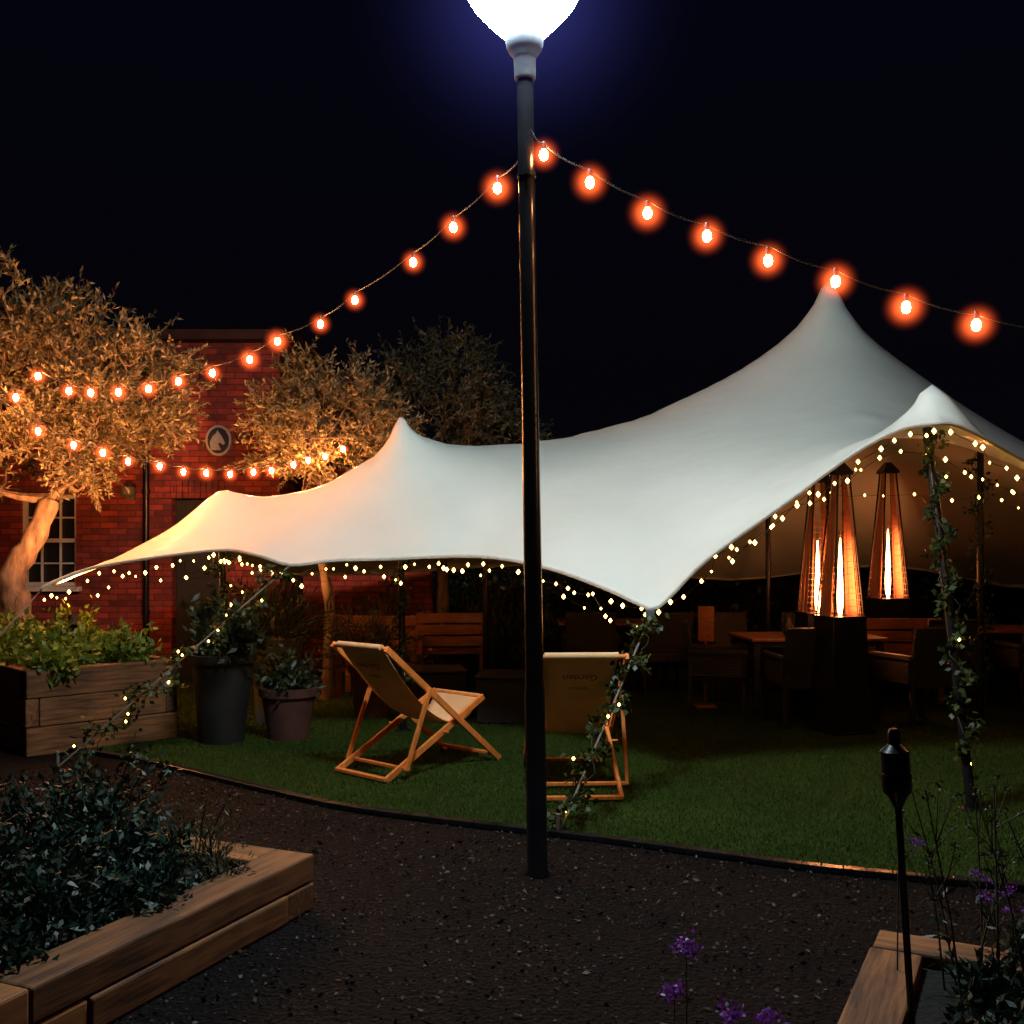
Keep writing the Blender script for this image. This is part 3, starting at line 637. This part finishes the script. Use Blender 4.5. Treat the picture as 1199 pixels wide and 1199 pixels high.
# ---------------------------------------------------------------- patio heaters
def heater(loc,rz=0,s=1):
    e=empty('patio_heater',loc,rz); e.scale=(s,s,s)
    mb=MB(); mb.frust((0,0),.38,.31,.03,.97); mb.frust((0,0),.42,.42,0,.03); mb.frust((0,0),.33,.33,.97,.995)
    zb,zt=.995,2.2; wb,wt=.28,.11
    for a in(-1,1):
        for b_ in(-1,1): mb.beam((a*wb/2,b_*wb/2,zb),(a*wt/2,b_*wt/2,zt),.014,.014)
    mb.frust((0,0),.16,.16,2.2,2.225); mb.frust((0,0),.16,.05,2.225,2.31)
    mb.obj('housing',[M['blackpaint']],e,bevel=.004)
    mb=MB()
    for i in range(22):
        t=(i+.5)/22; z_=zb+(zt-zb)*t; w=(wb+(wt-wb)*t)
        for a,b_ in(((-1,-1),(1,-1)),((1,-1),(1,1)),((1,1),(-1,1)),((-1,1),(-1,-1))): mb.tube([(a[0]*w/2,a[1]*w/2,z_),(b_[0]*w/2,b_[1]*w/2,z_)],.002,4)
    for sgn in(-1,1):
        for u in(-.33,0,.33): 
            mb.tube([(u*wb,sgn*wb/2,zb),(u*wt,sgn*wt/2,zt)],.0022,4); mb.tube([(sgn*wb/2,u*wb,zb),(sgn*wt/2,u*wt,zt)],.0022,4)
    mb.obj('grille',[M['copper']],e)
    mb=MB(); 
    for a in(-1,1):
        x0,x1=a*(wb/2-.012),a*(wt/2-.012)
        mb.add([(x0,-.06,zb),(x0,wb/2-.02,zb),(x1,wt/2-.02,zt),(x1,-.03,zt)],[(0,1,2,3)])
    mb.obj('reflectors',[M['copper']],e)
    mb=MB(); mb.lathe([(.012,1.0),(.022,1.06),(.025,1.16),(.020,1.32),(.013,1.50),(.004,1.66)],n=12); mb.obj('flame',[M['heat']],e,True)
heater((2.90,9.05,0),.25,1.03); heater((2.91,9.75,0),.1,1.02); heater((4.02,10.95,0),.15,1.10)

# ---------------------------------------------------------------- hedge
bush_e=empty('hedge'); k=30000
P=np.stack([rng.uniform(-3,12,k),15.2+rng.normal(0,.25,k),rng.beta(1.2,1,k)*2.0],1); npmesh('foliage',leafverts(P,rng.normal(size=(k,3)),.1,.06),4,M['leaf_dark'],bush_e)
mb=MB(); mb.box((4.5,15.4,.95),(15,.3,1.8)); mb.obj('hedge_core',[M['soil']],bush_e)

# ---------------------------------------------------------------- brick house
bh=empty('brick_house')
mb=MB(); Y=12.8
def wallx(x0,x1,z0,z1,y=Y,t=.3): mb.box(((x0+x1)/2,y+t/2,(z0+z1)/2),(x1-x0,t,z1-z0))
segs=[(-13,-8.4),(-7.6,-6.15),(-5.45,-4.25),(-3.6,-2.9)]
for a,b_ in segs: wallx(a,b_,0,4.2)
wallx(-8.4,-7.6,2.3,4.2); wallx(-8.4,-7.6,0,1.15); wallx(-6.15,-5.45,2.3,4.2); wallx(-6.15,-5.45,0,1.15); wallx(-4.25,-3.6,2.25,4.2)
mb.box((-3.05,16,2.1),(.3,5.79,4.2)); mb.box((-7.95,18.95,2.1),(10.1,.3,4.2))
for cx,wd in((-8,.8),(-5.8,.7),(-3.925,.65)):
    zc=2.41 if cx<-4 else 2.36
    for i in range(int(wd/.075)+2): mb.box((cx-wd/2-.05+i*.075,Y-.008,zc),(.066,.05,.215))
mb.obj('walls',[M['brick']],bh)
mb=MB(); mb.box((-8,12.75,4.27),(10.4,.25,.12)); mb.add([(-13.2,12.6,4.34),(-2.7,12.6,4.34),(-4.4,15.9,5.0),(-13.2,15.9,5.0),(-2.7,19.2,4.34),(-13.2,19.2,4.34)],[(0,1,2,3),(1,4,2),(4,5,3,2)]); mb.obj('roof',[M['roof']],bh)
mb=MB()
def window(x0,x1,z0,z1):
    y=Y+.1; w=.05
    for x in(x0+w/2,x1-w/2): mb.box((x,y,(z0+z1)/2),(w,.06,z1-z0))
    for z_ in(z0+w/2,z1-w/2,(z0+z1)/2): mb.box(((x0+x1)/2,y-.004,z_),(x1-x0,.06,w))
    for f in(1/3,2/3): mb.box((x0+(x1-x0)*f,y-.002,(z0+z1)/2),(.02,.04,z1-z0-.06))
    for f in(.25,.75): mb.box(((x0+x1)/2,y-.001,z0+(z1-z0)*f),(x1-x0-.06,.04,.02))
window(-6.15,-5.45,1.15,2.3); window(-8.4,-7.6,1.15,2.3)
mb.box((-5.8,Y-.03,1.12),(.85,.14,.06)); mb.box((-8,Y-.03,1.12),(.95,.14,.06)); mb.obj('window_frames',[M['white']],bh,bevel=.003)
mb=MB(); mb.box((-5.8,Y+.14,1.72),(.7,.01,1.14)); mb.box((-8,Y+.14,1.72),(.8,.01,1.14)); mb.obj('window_panes',[M['windowglass']],bh)
mb=MB(); mb.box((-3.925,Y+.15,1.12),(.63,.05,2.24)); 
for zz in(.6,1.6): mb.box((-3.925,Y+.12,zz),(.4,.02,.7))
mb.obj('door',[M['darkpot']],bh,bevel=.005)
mb=MB(); mb.tube([(-4.55,Y-.07,0),(-4.55,Y-.07,4.2)],.04,12)
for zz in(.8,2.3,3.8): mb.tube([(-4.55,Y-.07,zz),(-4.55,Y-.07,zz+.06)],.05,12)
mb.tube([(-13,Y-.1,4.25),(-2.7,Y-.1,4.25)],.055,10); mb.obj('drainpipe_and_gutter',[M['blackpaint']],bh,True)
mb=MB(); c=V((-3.66,Y-.03,2.97)); R_=.16; nn_=32
def disc(r,y0,y1,mi):
    mb.mi=mi; vs=[];
    for y in(y0,y1):
        for k in range(nn_): a=2*math.pi*k/nn_; vs.append((c.x+r*math.cos(a),y,c.z+r*math.sin(a)*1.2))
    mb.add(vs,[tuple(range(nn_,2*nn_)),tuple(reversed(range(nn_)))]+[(k,(k+1)%nn_,nn_+(k+1)%nn_,nn_+k) for k in range(nn_)])
disc(R_,Y-.002,Y-.04,1); disc(R_-.025,Y-.041,Y-.044,0)
hp=[(-.09,-.12),(-.10,-.02),(-.06,.06),(-.02,.09),(-.01,.125),(.015,.095),(.04,.06),(.075,-.005),(.085,-.04),(.06,-.055),(.03,-.03),(.0,-.035),(.02,-.08),(.04,-.12)]
mb.mi=1; vs=[(c.x+x,y,c.z+z_) for y in(Y-.045,Y-.06) for x,z_ in hp]; k=len(hp)
mb.add(vs,[tuple(range(k,2*k))]+[(i,(i+1)%k,k+(i+1)%k,k+i) for i in range(k)])
mb.obj('plaque',[M['darkpot'],M['plaquerelief']],bh)
mb=MB(); mb.box((-4.75,Y-.04,2.3),(.1,.08,.14)); mb.lathe([(.05,0),(.09,.03),(.085,.12),(.03,.16)],(-4.75,Y-.14,2.26),16); mb.obj('wall_lamp_housing',[M['stonepot']],bh,True)
mb=MB(); mb.box((-1.9,13.6,1.3),(1.7,.3,2.6)); mb.box((-1.9,13.55,2.63),(1.8,.5,.06)); mb.obj('low_wing_wall',[M['brick']],bh)

# ---------------------------------------------------------------- world, camera
w=bpy.data.worlds.new('World'); sc.world=w; w.use_nodes=True; nt=w.node_tree; bg=nt.nodes['Background']
tc=nt.nodes.new('ShaderNodeTexCoord'); sp=nt.nodes.new('ShaderNodeSeparateXYZ'); nt.links.new(tc.outputs['Generated'],sp.inputs[0])
r=ramp(nt,sp.outputs[2],[(0.0,(.0016,.0012,.0020)),(.25,(.0012,.0011,.0028)),(.6,(.0012,.0012,.0045))])
nt.links.new(r,bg.inputs[0]); bg.inputs[1].default_value=1.0
cam=bpy.data.cameras.new('camera'); co=bpy.data.objects.new('camera',cam); sc.collection.objects.link(co)
co.location=(0,0,1.6); co.rotation_euler=(math.radians(90),0,0); cam.lens=36; cam.sensor_width=36; cam.shift_y=.0375; cam.clip_end=1000; cam.clip_start=.05
sc.camera=co
